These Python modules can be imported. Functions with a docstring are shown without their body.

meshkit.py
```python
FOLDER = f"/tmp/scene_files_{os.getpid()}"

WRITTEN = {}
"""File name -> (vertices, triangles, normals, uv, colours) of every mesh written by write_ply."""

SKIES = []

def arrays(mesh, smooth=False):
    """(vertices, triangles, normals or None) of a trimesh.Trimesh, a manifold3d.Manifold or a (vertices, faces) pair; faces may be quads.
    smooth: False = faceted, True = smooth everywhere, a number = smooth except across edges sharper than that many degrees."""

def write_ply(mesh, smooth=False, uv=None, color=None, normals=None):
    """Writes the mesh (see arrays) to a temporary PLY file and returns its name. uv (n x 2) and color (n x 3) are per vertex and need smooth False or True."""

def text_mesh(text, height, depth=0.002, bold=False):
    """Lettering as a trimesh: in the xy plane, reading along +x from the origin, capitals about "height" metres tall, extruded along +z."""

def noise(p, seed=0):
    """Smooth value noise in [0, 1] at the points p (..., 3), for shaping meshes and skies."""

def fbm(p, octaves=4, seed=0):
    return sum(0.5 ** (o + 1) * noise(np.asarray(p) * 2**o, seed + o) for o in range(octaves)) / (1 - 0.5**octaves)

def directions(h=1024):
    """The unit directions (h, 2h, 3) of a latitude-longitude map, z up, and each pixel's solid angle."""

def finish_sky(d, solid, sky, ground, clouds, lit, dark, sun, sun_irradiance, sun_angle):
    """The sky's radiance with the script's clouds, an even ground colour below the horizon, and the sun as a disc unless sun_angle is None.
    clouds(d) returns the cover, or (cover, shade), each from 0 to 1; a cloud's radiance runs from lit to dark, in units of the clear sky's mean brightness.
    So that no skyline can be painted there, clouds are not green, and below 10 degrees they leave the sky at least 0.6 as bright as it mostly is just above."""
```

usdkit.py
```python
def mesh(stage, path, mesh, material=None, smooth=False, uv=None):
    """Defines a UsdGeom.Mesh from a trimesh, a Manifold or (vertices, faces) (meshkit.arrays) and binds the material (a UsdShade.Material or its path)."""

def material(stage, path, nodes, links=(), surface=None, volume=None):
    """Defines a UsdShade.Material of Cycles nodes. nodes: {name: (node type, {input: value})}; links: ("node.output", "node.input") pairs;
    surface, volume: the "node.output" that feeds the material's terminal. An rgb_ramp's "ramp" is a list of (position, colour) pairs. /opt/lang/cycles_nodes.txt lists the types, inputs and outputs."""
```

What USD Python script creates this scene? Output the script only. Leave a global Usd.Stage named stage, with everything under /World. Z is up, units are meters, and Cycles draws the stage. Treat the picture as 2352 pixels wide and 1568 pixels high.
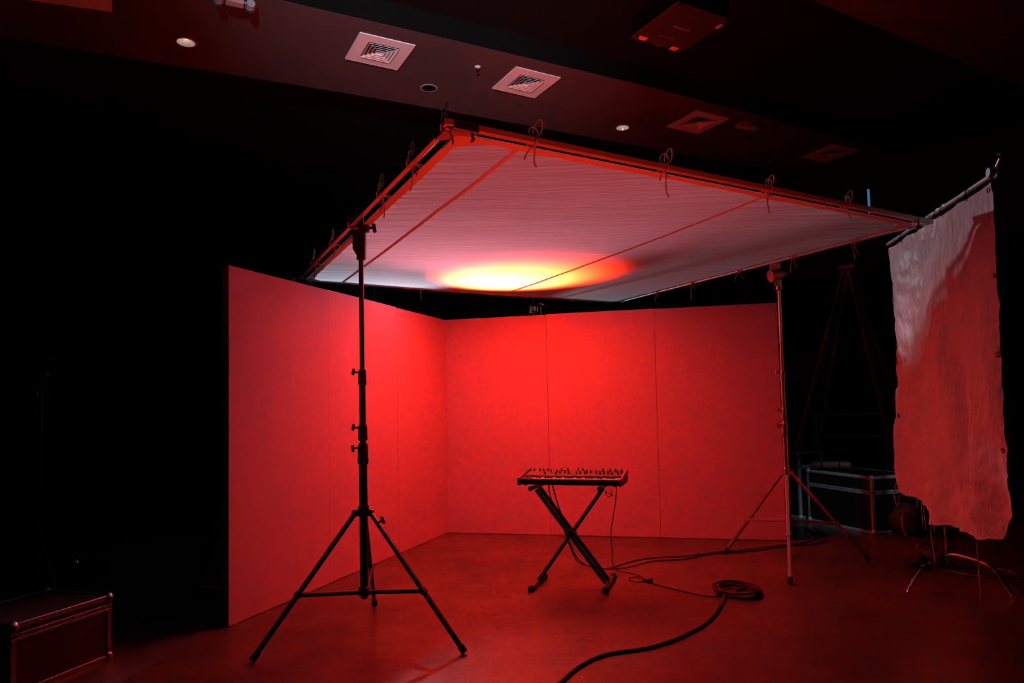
import math
import numpy as np
import trimesh
import meshkit
import usdkit
from pxr import Usd, UsdGeom, UsdLux, UsdShade, Gf, Sdf
from scipy.interpolate import CubicSpline

stage = Usd.Stage.CreateInMemory()
UsdGeom.SetStageUpAxis(stage, UsdGeom.Tokens.z)
UsdGeom.SetStageMetersPerUnit(stage, 1.0)
world = UsdGeom.Xform.Define(stage, '/World')
stage.SetDefaultPrim(world.GetPrim())

# ------------------------------------------------------------------ camera
W, H = 2352, 1568
F_PX, PITCH, ROLL, EYE = 1600.0, 0.05265, -0.02097, 1.4464      # 24.5 mm lens, level-ish on a tripod
cam = UsdGeom.Camera.Define(stage, '/World/camera')
cam.CreateHorizontalApertureAttr(36.0)
cam.CreateVerticalApertureAttr(24.0)
cam.CreateFocalLengthAttr(F_PX / W * 36.0)
cam.CreateVerticalApertureOffsetAttr((843.7 - 784) / W * 36.0)   # lens shift
cam.CreateClippingRangeAttr(Gf.Vec2f(0.05, 200))
cam.CreateExposureAttr(0.0)
cp, sp, cr, sr = math.cos(PITCH), math.sin(PITCH), math.cos(ROLL), math.sin(ROLL)
fw = np.array([0, cp, sp]); u0 = np.array([0, -sp, cp]); r0 = np.array([1.0, 0, 0])
rt, up = cr * r0 + sr * u0, -sr * r0 + cr * u0
m = np.eye(4); m[0, :3], m[1, :3], m[2, :3], m[3, :3] = rt, up, -fw, (0, 0, EYE)
cam.AddTransformOp().Set(Gf.Matrix4d(m.tolist()))


# ------------------------------------------------------------------ lights
def spot(name, at, to, watts, color, half, soft, radius):
    l = UsdLux.SphereLight.Define(stage, '/World/' + name)
    l.CreateRadiusAttr(radius); l.CreateIntensityAttr(watts); l.CreateColorAttr(Gf.Vec3f(*color)); l.CreateNormalizeAttr(True)
    s = UsdLux.ShapingAPI.Apply(l.GetPrim())
    s.CreateShapingConeAngleAttr(half); s.CreateShapingConeSoftnessAttr(soft)
    a, b = np.array(at, float), np.array(to, float)
    z = a - b; z /= np.linalg.norm(z)
    x = np.cross([0, 0, 1.0] if abs(z[2]) < .95 else [0, 1.0, 0], z); x /= np.linalg.norm(x); y = np.cross(z, x)
    mm = np.eye(4); mm[0, :3], mm[1, :3], mm[2, :3], mm[3, :3] = x, y, z, a
    l.AddTransformOp().Set(Gf.Matrix4d(mm.tolist()))
    return l


RED = (1.0, 0.024, 0.0052)


def aim(az, el):
    a, e = math.radians(az), math.radians(el)
    return np.array([math.cos(a) * math.cos(e), math.sin(a) * math.cos(e), math.sin(e)])


LAMP, RED_AIM = np.array([-0.16, 6.80, 3.36]), aim(-60, -70)       # red head low over the silk, tipped a little away from the back wall
FLOOD, FLOOD_AIM = np.array([-0.46, 6.88, 3.66]), aim(-83, -17)    # red flood over it, washing the front of the silk
COOL, COOL_AIM = np.array([-1.45, 7.75, 3.30]), aim(-80, -5)       # cool white head behind the corner of the set
spot('red_lamp_light', LAMP, LAMP + RED_AIM, 3100.0, RED, 47.0, 1.0, 0.05)
spot('pink_flood_light', FLOOD, FLOOD + FLOOD_AIM, 86.0, (1.0, 0.24, 0.32), 46.0, 1.0, 0.05)
spot('red_floor_light', (0.3, 1.9, 0.10), (0.25, 4.0, 2.64), 98.0, RED, 40.0, 1.0, 0.06)                      # red wash from the floor in front, up under the silk
spot('cool_lamp_light', COOL, COOL + COOL_AIM, 56.0, (0.74, 0.80, 1.0), 45.0, 0.5, 0.04)
BACK = np.array([-0.90, 10.4, 3.74])
spot('back_work_light', BACK, (3.3, 5.5, 2.5), 86.0, (0.80, 0.84, 1.0), 17.0, 0.3, 0.10)                      # cool light behind the set, over the silk onto the muslin
spot('corner_light', (2.6, 3.1, 4.9), (3.78, 7.95, .26), 130.0, (0.74, 0.82, 1.0), 6.5, 0.9, 0.06)                # cool light from the front ceiling, on the cases behind the muslin
spot('front_work_light', (-0.4, -1.6, 3.1), (-0.75, 7.0, 6.1), 1500.0, (0.84, 0.86, 1.0), 17.0, 1.0, 0.08)   # cool light behind the camera, tipped up to the ceiling

# ------------------------------------------------------------------ materials
MATS = {}


def mat(name, color, rough=0.5, metal=0.0, spec=0.5, vary=0.0, scale=8.0, bump=0.0, bscale=60.0, stretch=None, coat=0.0):
    path = '/World/Looks/' + name
    nodes = {'tc': ('texture_coordinate', {}), 'p': ('principled_bsdf', {'base_color': color, 'roughness': rough, 'metallic': metal, 'specular_ior_level': spec, 'coat_weight': coat})}
    links = []
    src = 'tc.object'
    if stretch:
        nodes['mp'] = ('mapping', {'scale': stretch}); links.append(('tc.object', 'mp.vector')); src = 'mp.vector'
    if vary:
        c = np.array(color)
        nodes['n'] = ('noise_texture', {'scale': scale, 'detail': 5.0, 'roughness': 0.6})
        nodes['r'] = ('rgb_ramp', {'ramp': [(0.25, tuple(c * (1 - vary))), (0.75, tuple(np.minimum(c * (1 + vary), 1)))]})
        links += [(src, 'n.vector'), ('n.fac', 'r.fac'), ('r.color', 'p.base_color')]
    if bump:
        nodes['bn'] = ('noise_texture', {'scale': bscale, 'detail': 3.0})
        nodes['b'] = ('bump', {'strength': bump, 'distance': 0.01})
        links += [(src, 'bn.vector'), ('bn.fac', 'b.height'), ('b.normal', 'p.normal')]
    MATS[name] = usdkit.material(stage, path, nodes, links, surface='p.BSDF')
    return MATS[name]


def fabric(name, color, through, bump, bscale, stretch=(1, 1, 1), distance=0.01):
    nodes = {'tc': ('texture_coordinate', {}), 'mp': ('mapping', {'scale': stretch}), 'n': ('noise_texture', {'scale': bscale, 'detail': 4.0, 'roughness': 0.55}),
             'b': ('bump', {'strength': bump, 'distance': distance}), 'd': ('diffuse_bsdf', {'color': color}), 't': ('translucent_bsdf', {'color': color}), 'm': ('mix_closure', {'fac': through})}
    links = [('tc.object', 'mp.vector'), ('mp.vector', 'n.vector'), ('n.fac', 'b.height'), ('b.normal', 'd.normal'), ('b.normal', 't.normal'), ('d.BSDF', 'm.closure1'), ('t.BSDF', 'm.closure2')]
    MATS[name] = usdkit.material(stage, '/World/Looks/' + name, nodes, links, surface='m.closure')
    return MATS[name]


mat('set_wall_paint', (0.58, 0.33, 0.44), 0.85, spec=0.15, vary=0.07, scale=170, bump=0.12, bscale=260)
mat('set_wall_edge', (0.10, 0.07, 0.06), 0.8)
mat('wood', (0.30, 0.18, 0.10), 0.7, vary=0.2, scale=6)
mat('ceiling_black', (0.002, 0.002, 0.002), 0.95, spec=0.05)
mat('soffit_grey', (0.03, 0.029, 0.03), 0.9, spec=0.1, vary=0.12, scale=60, bump=0.1, bscale=120)
mat('wall_black', (0.002, 0.002, 0.002), 0.95, spec=0.05)
mat('wall_brown', (0.006, 0.004, 0.004), 0.9, spec=0.05)
mat('white_metal', (0.46, 0.45, 0.45), 0.55)
mat('grey_metal', (0.20, 0.19, 0.19), 0.5)
mat('tube_metal', (0.55, 0.53, 0.53), 0.42, metal=0.45)
mat('duct_black', (0.004, 0.004, 0.004), 0.9, spec=0.0)
mat('black_metal', (0.015, 0.014, 0.014), 0.35, spec=0.5)
mat('black_plastic', (0.012, 0.012, 0.012), 0.5)
mat('rubber', (0.008, 0.008, 0.008), 0.85, spec=0.15)
mat('cable_black', (0.006, 0.006, 0.006), 0.7, spec=0.2)
mat('aluminium', (0.55, 0.54, 0.54), 0.32, metal=1.0, bump=0.05, bscale=300)
mat('chrome', (0.75, 0.75, 0.76), 0.12, metal=1.0)
mat('dull_steel', (0.32, 0.31, 0.31), 0.35, metal=1.0)
mat('case_black', (0.007, 0.007, 0.008), 0.8, spec=0.15, bump=0.1, bscale=200)
mat('webbing', (0.55, 0.52, 0.5), 0.9, spec=0.1, bump=0.3, bscale=500)
mat('tie_cord', (0.42, 0.40, 0.40), 0.9, spec=0.1)
mat('synth_panel', (0.05, 0.045, 0.05), 0.8, spec=0.15)
mat('key_white', (0.78, 0.77, 0.74), 0.3)
mat('key_black', (0.01, 0.01, 0.01), 0.3)
mat('cheek_wood', (0.22, 0.12, 0.07), 0.5, vary=0.3, scale=4, stretch=(20, 2, 2))
mat('projector_body', (0.006, 0.005, 0.006), 0.7, spec=0.15)
mat('projector_print', (0.10, 0.09, 0.10), 0.6)
mat('orange_sticker', (0.36, 0.24, 0.02), 0.6)
mat('pale_sticker', (0.16, 0.15, 0.16), 0.6)
mat('ladder_fibreglass', (0.42, 0.12, 0.07), 0.5)
mat('ladder_step', (0.10, 0.10, 0.10), 0.45, metal=1.0)
mat('canvas_dark', (0.018, 0.012, 0.011), 0.9, spec=0.1, vary=0.3, scale=20, bump=0.5, bscale=40)
mat('leather', (0.07, 0.035, 0.025), 0.6, vary=0.3, scale=20)
mat('reflector', (0.72, 0.71, 0.68), 0.28, metal=0.6)
fabric('silk_fabric', (0.86, 0.84, 0.84), 0.70, 0.22, 3.0, (1.4, 12.0, 1.0), 0.02)
fabric('muslin_fabric', (0.80, 0.77, 0.76), 0.18, 0.9, 20.0, (1.0, 1.0, 0.45), 0.02)
fabric('webbing_cloth', (0.72, 0.68, 0.68), 0.16, 0.2, 300.0)

# polished concrete: clouded grey, worn sheen
usdkit.material(stage, '/World/Looks/concrete', {
    'tc': ('texture_coordinate', {}), 'n1': ('noise_texture', {'scale': 0.9, 'detail': 6.0, 'roughness': 0.62}), 'n2': ('noise_texture', {'scale': 14.0, 'detail': 5.0, 'roughness': 0.65}),
    'mx': ('mix_float', {'fac': 0.22}), 'r': ('rgb_ramp', {'ramp': [(0.3, (0.036, 0.031, 0.030)), (0.5, (0.056, 0.048, 0.047)), (0.72, (0.084, 0.074, 0.072))]}),
    'rr': ('map_range', {'from_min': 0.3, 'from_max': 0.7, 'to_min': 0.24, 'to_max': 0.36}), 'b': ('bump', {'strength': 0.06, 'distance': 0.01}),
    'p': ('principled_bsdf', {'specular_ior_level': 0.28})},
    [('tc.object', 'n1.vector'), ('tc.object', 'n2.vector'), ('n1.fac', 'mx.a'), ('n2.fac', 'mx.b'), ('mx.result', 'r.fac'), ('r.color', 'p.base_color'), ('mx.result', 'rr.value'), ('rr.result', 'p.roughness'),
     ('n2.fac', 'b.height'), ('b.normal', 'p.normal')], surface='p.BSDF')


def glow(name, color, strength):
    usdkit.material(stage, '/World/Looks/' + name, {'e': ('emission', {'color': color, 'strength': strength})}, [], surface='e.emission')


glow('daylight_glow', (0.10, 0.30, 0.62), 0.45)
glow('bulb_glow', (1.0, 0.90, 0.72), 13.0)

# ------------------------------------------------------------------ object helpers
USED = set()


def numbered(parent, name):
    p, k = f'{parent}/{name}', 0
    while p in USED:
        k += 1; p = f'{parent}/{name}_{k:03d}'
    USED.add(p)
    return p


def keys(prim, label=None, cat=None, group=None, kind=None):
    for k, v in (('label', label), ('category', cat), ('group', group), ('kind', kind)):
        if v:
            prim.SetCustomDataByKey(k, v)


class Thing:
    """An Xform at the thing's base; parts are given in world coordinates."""

    def __init__(self, name, label, cat, at=(0, 0, 0), group=None, kind=None):
        self.path, self.at = numbered('/World', name), np.array(at, float)
        x = UsdGeom.Xform.Define(stage, self.path); x.AddTranslateOp().Set(Gf.Vec3d(*map(float, at)))
        self.prim = x.GetPrim(); keys(self.prim, label, cat, group, kind)

    def part(self, name, mesh, material, smooth=35, under=None, label=None, kind=None):
        mesh = cat(mesh).copy(); mesh.apply_translation(-self.at)
        path = numbered(under or self.path, name)
        g = usdkit.mesh(stage, path, mesh, '/World/Looks/' + material, smooth=smooth)
        keys(g.GetPrim(), label, None, None, kind)
        return path


def single(name, mesh, material, label, category=None, at=(0, 0, 0), smooth=35, kind=None, group=None):
    mesh = cat(mesh).copy(); mesh.apply_translation(-np.array(at, float))
    g = usdkit.mesh(stage, numbered('/World', name), mesh, '/World/Looks/' + material, smooth=smooth)
    g.AddTranslateOp().Set(Gf.Vec3d(*map(float, at)))
    keys(g.GetPrim(), label, category, group, kind)
    return g


def cat(ms):
    return ms if isinstance(ms, trimesh.Trimesh) else trimesh.util.concatenate([cat(x) for x in ms])


def hull(pts):
    return trimesh.convex.convex_hull(np.asarray(pts, float))


def frame3(d, ref=(0, 0, 1.0)):
    d = np.asarray(d, float) / np.linalg.norm(d)
    ref = np.asarray(ref, float)
    if abs(d @ ref) > .97:
        ref = np.array([1.0, 0, 0])
    a = np.cross(ref, d); a /= np.linalg.norm(a)
    return a, np.cross(d, a), d


def cbox(c, size, X=(1, 0, 0), Y=(0, 1, 0), ch=0.003):
    """A box with chamfered edges; X, Y its axes."""
    X = np.asarray(X, float) / np.linalg.norm(X); Y = np.asarray(Y, float); Y = Y - X * (X @ Y); Y /= np.linalg.norm(Y); Z = np.cross(X, Y)
    h = np.asarray(size, float) / 2; k = min(ch, h.min() * .8); pts = []
    for sx in (-1, 1):
        for sy in (-1, 1):
            for sz in (-1, 1):
                s = np.array([sx, sy, sz])
                for i in range(3):
                    q = h - k; q[i] = h[i]; pts.append(s * q)
    return hull(np.array(pts) @ np.array([X, Y, Z]) + np.asarray(c, float))


def bar(p, q, w, t, ref=(0, 0, 1.0), ch=0.003):
    """A rectangular bar from p to q: w across, t along ref."""
    p, q = np.asarray(p, float), np.asarray(q, float)
    a, b, d = frame3(q - p, ref)
    return cbox((p + q) / 2, (np.linalg.norm(q - p), w, t), d, a, ch)


def rod(p, q, r, n=14, r2=None):
    p, q = np.asarray(p, float), np.asarray(q, float); a, b, d = frame3(q - p); r2 = r if r2 is None else r2
    t = np.arange(n) * 2 * np.pi / n; ring = np.cos(t)[:, None] * a + np.sin(t)[:, None] * b
    c = min(r, r2) * .15
    return hull(np.vstack([p + ring * (r - c), p + ring * r + d * c, q + ring * r2 - d * c, q + ring * (r2 - c)]))


def pipe(pts, r, n=8, closed=False):
    p = np.asarray(pts, float); N = len(p)
    t = (np.roll(p, -1, 0) - np.roll(p, 1, 0)) if closed else np.gradient(p, axis=0)
    t /= np.linalg.norm(t, axis=1, keepdims=True) + 1e-12
    a = np.zeros_like(p); a[0] = frame3(t[0])[0]
    for i in range(1, N):
        v = a[i - 1] - t[i] * (a[i - 1] @ t[i]); a[i] = v / (np.linalg.norm(v) + 1e-12)
    b = np.cross(t, a); ang = np.arange(n) * 2 * np.pi / n
    rr = np.broadcast_to(r, (N,))[:, None, None]
    v = (p[:, None] + rr * (np.cos(ang)[None, :, None] * a[:, None] + np.sin(ang)[None, :, None] * b[:, None])).reshape(-1, 3)
    f = []
    for i in range(N if closed else N - 1):
        k = (i + 1) % N
        for j in range(n):
            l = (j + 1) % n
            f += [[i * n + j, i * n + l, k * n + l], [i * n + j, k * n + l, k * n + j]]
    if not closed:
        v = np.vstack([v, p[:1], p[-1:]]); s, e = len(v) - 2, len(v) - 1
        for j in range(n):
            l = (j + 1) % n
            f += [[s, l, j], [e, (N - 1) * n + j, (N - 1) * n + l]]
    return trimesh.Trimesh(v, f, process=False)


def spline(pts, n=60):
    p = np.asarray(pts, float); s = np.r_[0, np.cumsum(np.linalg.norm(np.diff(p, axis=0), axis=1) ** .6)]
    return CubicSpline(s, p)(np.linspace(0, s[-1], n))


def lathe(prof, at, axis=(0, 0, 1.0), n=28):
    """Surface of revolution: prof is (radius, height) pairs along the axis, closed by the caller where wanted."""
    a, b, d = frame3(axis); prof = np.asarray(prof, float); t = np.arange(n) * 2 * np.pi / n
    ring = np.cos(t)[:, None] * a + np.sin(t)[:, None] * b
    v = (np.asarray(at, float) + prof[:, None, :1] * ring[None] + prof[:, None, 1:] * d).reshape(-1, 3); f = []
    for i in range(len(prof) - 1):
        for j in range(n):
            l = (j + 1) % n
            f += [[i * n + j, i * n + l, (i + 1) * n + l], [i * n + j, (i + 1) * n + l, (i + 1) * n + j]]
    return trimesh.Trimesh(v, f, process=False)


def prism(poly, z0, z1):
    from shapely.geometry import Polygon
    g = trimesh.creation.extrude_polygon(Polygon(poly), z1 - z0, engine='earcut'); g.apply_translation((0, 0, z0)); return g


def quad_prism(a, b, t):
    """A slab between two (n,3) outlines."""
    return hull(np.vstack([a, b]))


def place(mesh, at, X, Y):
    X = np.asarray(X, float); Y = np.asarray(Y, float); mm = np.eye(4); mm[:3, 0], mm[:3, 1], mm[:3, 2], mm[:3, 3] = X, Y, np.cross(X, Y), at
    g = mesh.copy(); g.apply_transform(mm); return g


V = lambda *a: np.array(a, float)
Z = V(0, 0, 1)
U = V(math.cos(math.radians(29)), math.sin(math.radians(29)), 0)      # the room's long direction
N = V(-U[1], U[0], 0)                                                # towards the back of the room
CEIL = 5.20


def un(u, n, z=0.0):
    return U * u + N * n + Z * z


# ------------------------------------------------------------------ the room
CANS = ((-3.255, 6.916), (-.914, 8.054), (1.585, 9.368), (4.23, 10.788))


def slab(name, pts, z0, z1, material, holes=()):
    from shapely.geometry import Polygon, Point
    pg = Polygon([(p[0], p[1]) for p in pts])
    for h in holes:
        pg = pg.difference(Point(*h).buffer(.088, 12))
    g = trimesh.creation.extrude_polygon(pg, z1 - z0, engine='earcut'); g.apply_translation((0, 0, z0))
    single(name, g, material, None, smooth=False, kind='structure')


R = [un(-17, -7), un(12, -7), un(12, 16), un(-17, 16)]
slab('floor', R, -0.1, 0.0, 'concrete')
slab('ceiling', R, 5.44, 5.54, 'ceiling_black')
slab('wall_back', [un(-17, 15.8), un(12, 15.8), un(12, 16), un(-17, 16)], 0, 5.44, 'wall_black')
slab('wall_left', [un(-17, -7), un(-15.8, -7), un(-15.8, 15.8), un(-17, 15.8)], 0, 5.44, 'wall_black')
slab('wall_front', [un(-15.8, -7), un(12, -7), un(12, -6.8), un(-15.8, -6.8)], 0, 5.44, 'wall_black')
# the right wall runs back at a slant past the muslin
wr0, wr1 = V(9.66, 5.85, 0), V(1.9, 14.2, 0); wd = (wr1 - wr0) / np.linalg.norm(wr1 - wr0); wn = V(-wd[1], wd[0], 0)
if wn @ (V(0, 0, 0) - wr0) < 0:
    wn = -wn
slab('wall_right', [wr0, wr1, wr1 - wn * .2, wr0 - wn * .2], 0, 5.02, 'wall_brown')
# soffits dropped from the black ceiling
near = [V(-9.3, 2.45, 0), V(-2.907, 5.798, 0), V(-2.074, 6.215, 0), V(-.539, 6.991, 0), V(1.764, 8.177, 0), V(4.562, 9.745, 0), V(6.1, 10.62, 0)]
far = [V(-4.872, 6.834, 0), V(-3.603, 7.386, 0), V(-1.892, 8.158, 0), V(-.902, 8.638, 0), V(5.1, 11.66, 0)]
slab('trim_1', near + far[::-1] + [V(-10.2, 4.35, 0)], CEIL, 5.44, 'soffit_grey', CANS)
slab('trim_2', [V(-9, -.6, 0), V(2.908, 6.396, 0), V(4.352, 7.224, 0), V(6.402, 8.428, 0), V(8.2, 7.1, 0), un(-2, -6.7), un(-10, -6.7)], CEIL, 5.44, 'soffit_grey')
nb = [p - N * .012 for p in near]
slab('trim_3', nb + [p - N * .001 for p in near[::-1]], CEIL + .004, 5.44, 'ceiling_black')
# narrow lit window high on the right-hand wall
wq = wr0 + wd * ((V(5.45, 0, 0)[0] - wr0[0]) / wd[0])
w1 = Thing('window_1', None, None, (wq[0], wq[1], 4.1), kind='structure')
w1.part('pane', cbox(wq + wn * .02 + Z * 4.39, (.035, .012, .37), wd, wn, .001), 'daylight_glow', label='narrow strip of blue daylight')
w1.part('window_frame', [cbox(wq + wn * .015 + wd * s * .028 + Z * 4.39, (.02, .03, .41), wd, wn) for s in (-1, 1)] + [cbox(wq + wn * .015 + Z * zz, (.07, .03, .02), wd, wn) for zz in (4.195, 4.585)], 'wall_brown')


# ------------------------------------------------------------------ the red-lit set: two walls of three flats each
def set_wall(a, b, label, flip, cuts):
    """Three tall flats in a row from a to b (inner faces), framed behind."""
    a, b = V(*a, 0), V(*b, 0); d = (b - a) / np.linalg.norm(b - a); L = np.linalg.norm(b - a)
    o = V(-d[1], d[0], 0) * (1 if flip else -1)                       # outwards, away from the set
    t = Thing('set_wall', label, 'set wall', tuple(a), 'set walls of tall flats')
    for i in range(3):
        s, e = L * cuts[i] + (.0015 if i else 0), L * cuts[i + 1] - (.0015 if i < 2 else -.010 if flip else 0)
        dz = (0, .004, -.003)[i]; off = (0.0, .0015, .0005)[i]
        c = a + d * (s + e) / 2 + o * (.006 + off) + Z * (1.22 + dz / 2 + .002)
        pn = t.part('panel', cbox(c, (e - s, .012, 2.436 + dz), d, o, .0015), 'set_wall_paint', smooth=False)
        for x in (s + .0215, e - .0215):
            t.part('stile', cbox(a + d * x + o * .034 + Z * 1.22, (.042, .042, 2.434), d, o, .002), 'set_wall_edge' if x < .03 else 'wood', smooth=False, under=pn)
        for zz in (.035, 1.22, 2.405):
            t.part('rail', cbox(a + d * (s + e) / 2 + o * .034 + Z * zz, (e - s - .088, .042, .06), d, o, .002), 'wood', smooth=False, under=pn)
    # triangular brace holding the wall up from behind
    for k in (.18, .55, .88):
        q = a + d * L * k
        t.part('brace', [bar(q + o * .056 + Z * 1.9, q + o * .9 + Z * .03, .06, .03, d), bar(q + o * .056 + Z * .03, q + o * .92 + Z * .03, .06, .03, d)], 'wood', smooth=False)
    return t


set_wall((-1.927, 4.732), (-.766, 8.022), 'pale set wall on the left, three tall flats running back to the corner', True, (0, .335, .672, 1))
set_wall((2.758, 7.179), (-.767, 8.0222), 'red set wall across the back behind the keyboard, three tall flats', False, (0, .345, .672, 1))

# ------------------------------------------------------------------ overhead frame and diffusion silk
FA, FB, FC, FD = V(-.244, 2.897, 2.64), V(2.872, 4.726, 2.64), V(1.280, 8.303, 2.64), V(-1.957, 6.380, 2.64)


def fp(s, t, z=2.64):
    p = (FA * (1 - s) + FB * s) * (1 - t) + (FD * (1 - s) + FC * s) * t
    return V(p[0], p[1], z)


fr = Thing('overhead_frame', 'large square metal tube frame held level by two stands, carrying the silk', 'frame', tuple(fp(.5, .5)))
TW = .030
for (p, q, e0, e1) in ((FA, FB, .03, .05), (FB, FC, -.02, .02), (FD, FC, .06, .03), (FA, FD, .02, .05)):
    d = (q - p) / np.linalg.norm(q - p)
    fr.part('frame_tube', bar(p - d * e0, q + d * e1, TW, TW), 'tube_metal', smooth=20)
for c, a, b in ((FA, FB, FD), (FB, FA, FC), (FC, FB, FD), (FD, FA, FC)):
    da, db = (a - c) / np.linalg.norm(a - c), (b - c) / np.linalg.norm(b - c)
    k = fr.part('corner_bracket', [quad_prism([c + da * .02 + db * .02 + Z * z, c + da * .15 + db * .02 + Z * z, c + da * .02 + db * .15 + Z * z], [c + da * .02 + db * .02 + Z * (z - .004)], 0) for z in (-.016,)]
                + [cbox(c + da * .07 - Z * .004, (.13, .038, .036), da, Z), cbox(c + db * .07 - Z * .004, (.13, .038, .036), db, Z)], 'dull_steel', smooth=20)
    fr.part('wing_knob', [rod(c + da * .11 - Z * .02, c + da * .11 - Z * .045, .006, 10), cbox(c + da * .11 - Z * .052, (.034, .008, .016), db, da, .003)], 'black_plastic', under=k)

silk = Thing('diffusion_silk', 'white translucent silk stretched overhead inside the frame, glowing at its back edge', 'silk', tuple(fp(.5, .5)))
EA, EB, EC, ED = .016, .012, .014, .006       # insets: at A-D side, B-C side, A-B side, C-D side (fractions)


def sp_(s, t):
    """Silk coordinates 0-1 to frame coordinates."""
    return EA + (1 - EA - EB) * s, EC + (1 - EC - ED) * t


def silk_z(s, t):
    sag = -.022 * np.sin(np.pi * s) ** .7 * np.sin(np.pi * t) ** .7
    # ripples pulled from the ties along the edges, and fine creases across the cloth
    s, t = np.asarray(s, float), np.asarray(t, float)
    wx, wy = s * 3.12 - t * 1.63, s * 1.84 + t * 3.46           # along the room's x and y
    near = np.exp(-np.minimum.reduce([s, t, 1 - s]) / .05)
    n1 = meshkit.noise(np.stack([wx * 2.2, wy * 24, 0 * wx], -1), 3) - .5
    n2 = meshkit.noise(np.stack([wx * 1.1, wy * 9, 0 * wx + 2], -1), 4) - .5
    n3 = meshkit.fbm(np.stack([wx * .8, wy * 1.6, 0 * wx + 7], -1), 2, 8) - .5
    fade = np.minimum(1, np.minimum.reduce([s, t, 1 - s, 1 - t]) / .012)
    return 2.632 + sag + fade * (n1 * (.0007 + .008 * near) + n2 * .002 + n3 * .012)


def silk_grid(s0, s1, t0, t1, ns, nt, dz=0.0, dz_fn=None):
    s, t = np.meshgrid(np.linspace(s0, s1, ns), np.linspace(t0, t1, nt), indexing='ij')
    fs, ft = sp_(s, t)
    P = (FA * (1 - fs[..., None]) + FB * fs[..., None]) * (1 - ft[..., None]) + (FD * (1 - fs[..., None]) + FC * fs[..., None]) * ft[..., None]
    P[..., 2] = silk_z(s, t) + dz
    i, j = np.meshgrid(np.arange(ns - 1), np.arange(nt - 1), indexing='ij'); k = i * nt + j
    f = np.stack([k, k + nt, k + nt + 1, k + 1], -1).reshape(-1, 4)
    return trimesh.Trimesh(P.reshape(-1, 3), np.vstack([f[:, [0, 1, 2]], f[:, [0, 2, 3]]]), process=False)


def thick(s0, s1, t0, t1, ns, nt, z0, z1):
    lo, hi = silk_grid(s0, s1, t0, t1, ns, nt, z0), silk_grid(s0, s1, t0, t1, ns, nt, z1)
    n = len(lo.vertices); idx = np.arange(ns * nt).reshape(ns, nt); loop = np.r_[idx[:-1, 0], idx[-1, :-1], idx[1:, -1][::-1], idx[0, 1:][::-1]]
    nx = np.roll(loop, -1)
    side = np.vstack([np.c_[loop, nx, nx + n], np.c_[loop, nx + n, loop + n]])
    return trimesh.Trimesh(np.vstack([lo.vertices, hi.vertices]), np.vstack([lo.faces[:, ::-1], hi.faces + n, side]), process=False)


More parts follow.
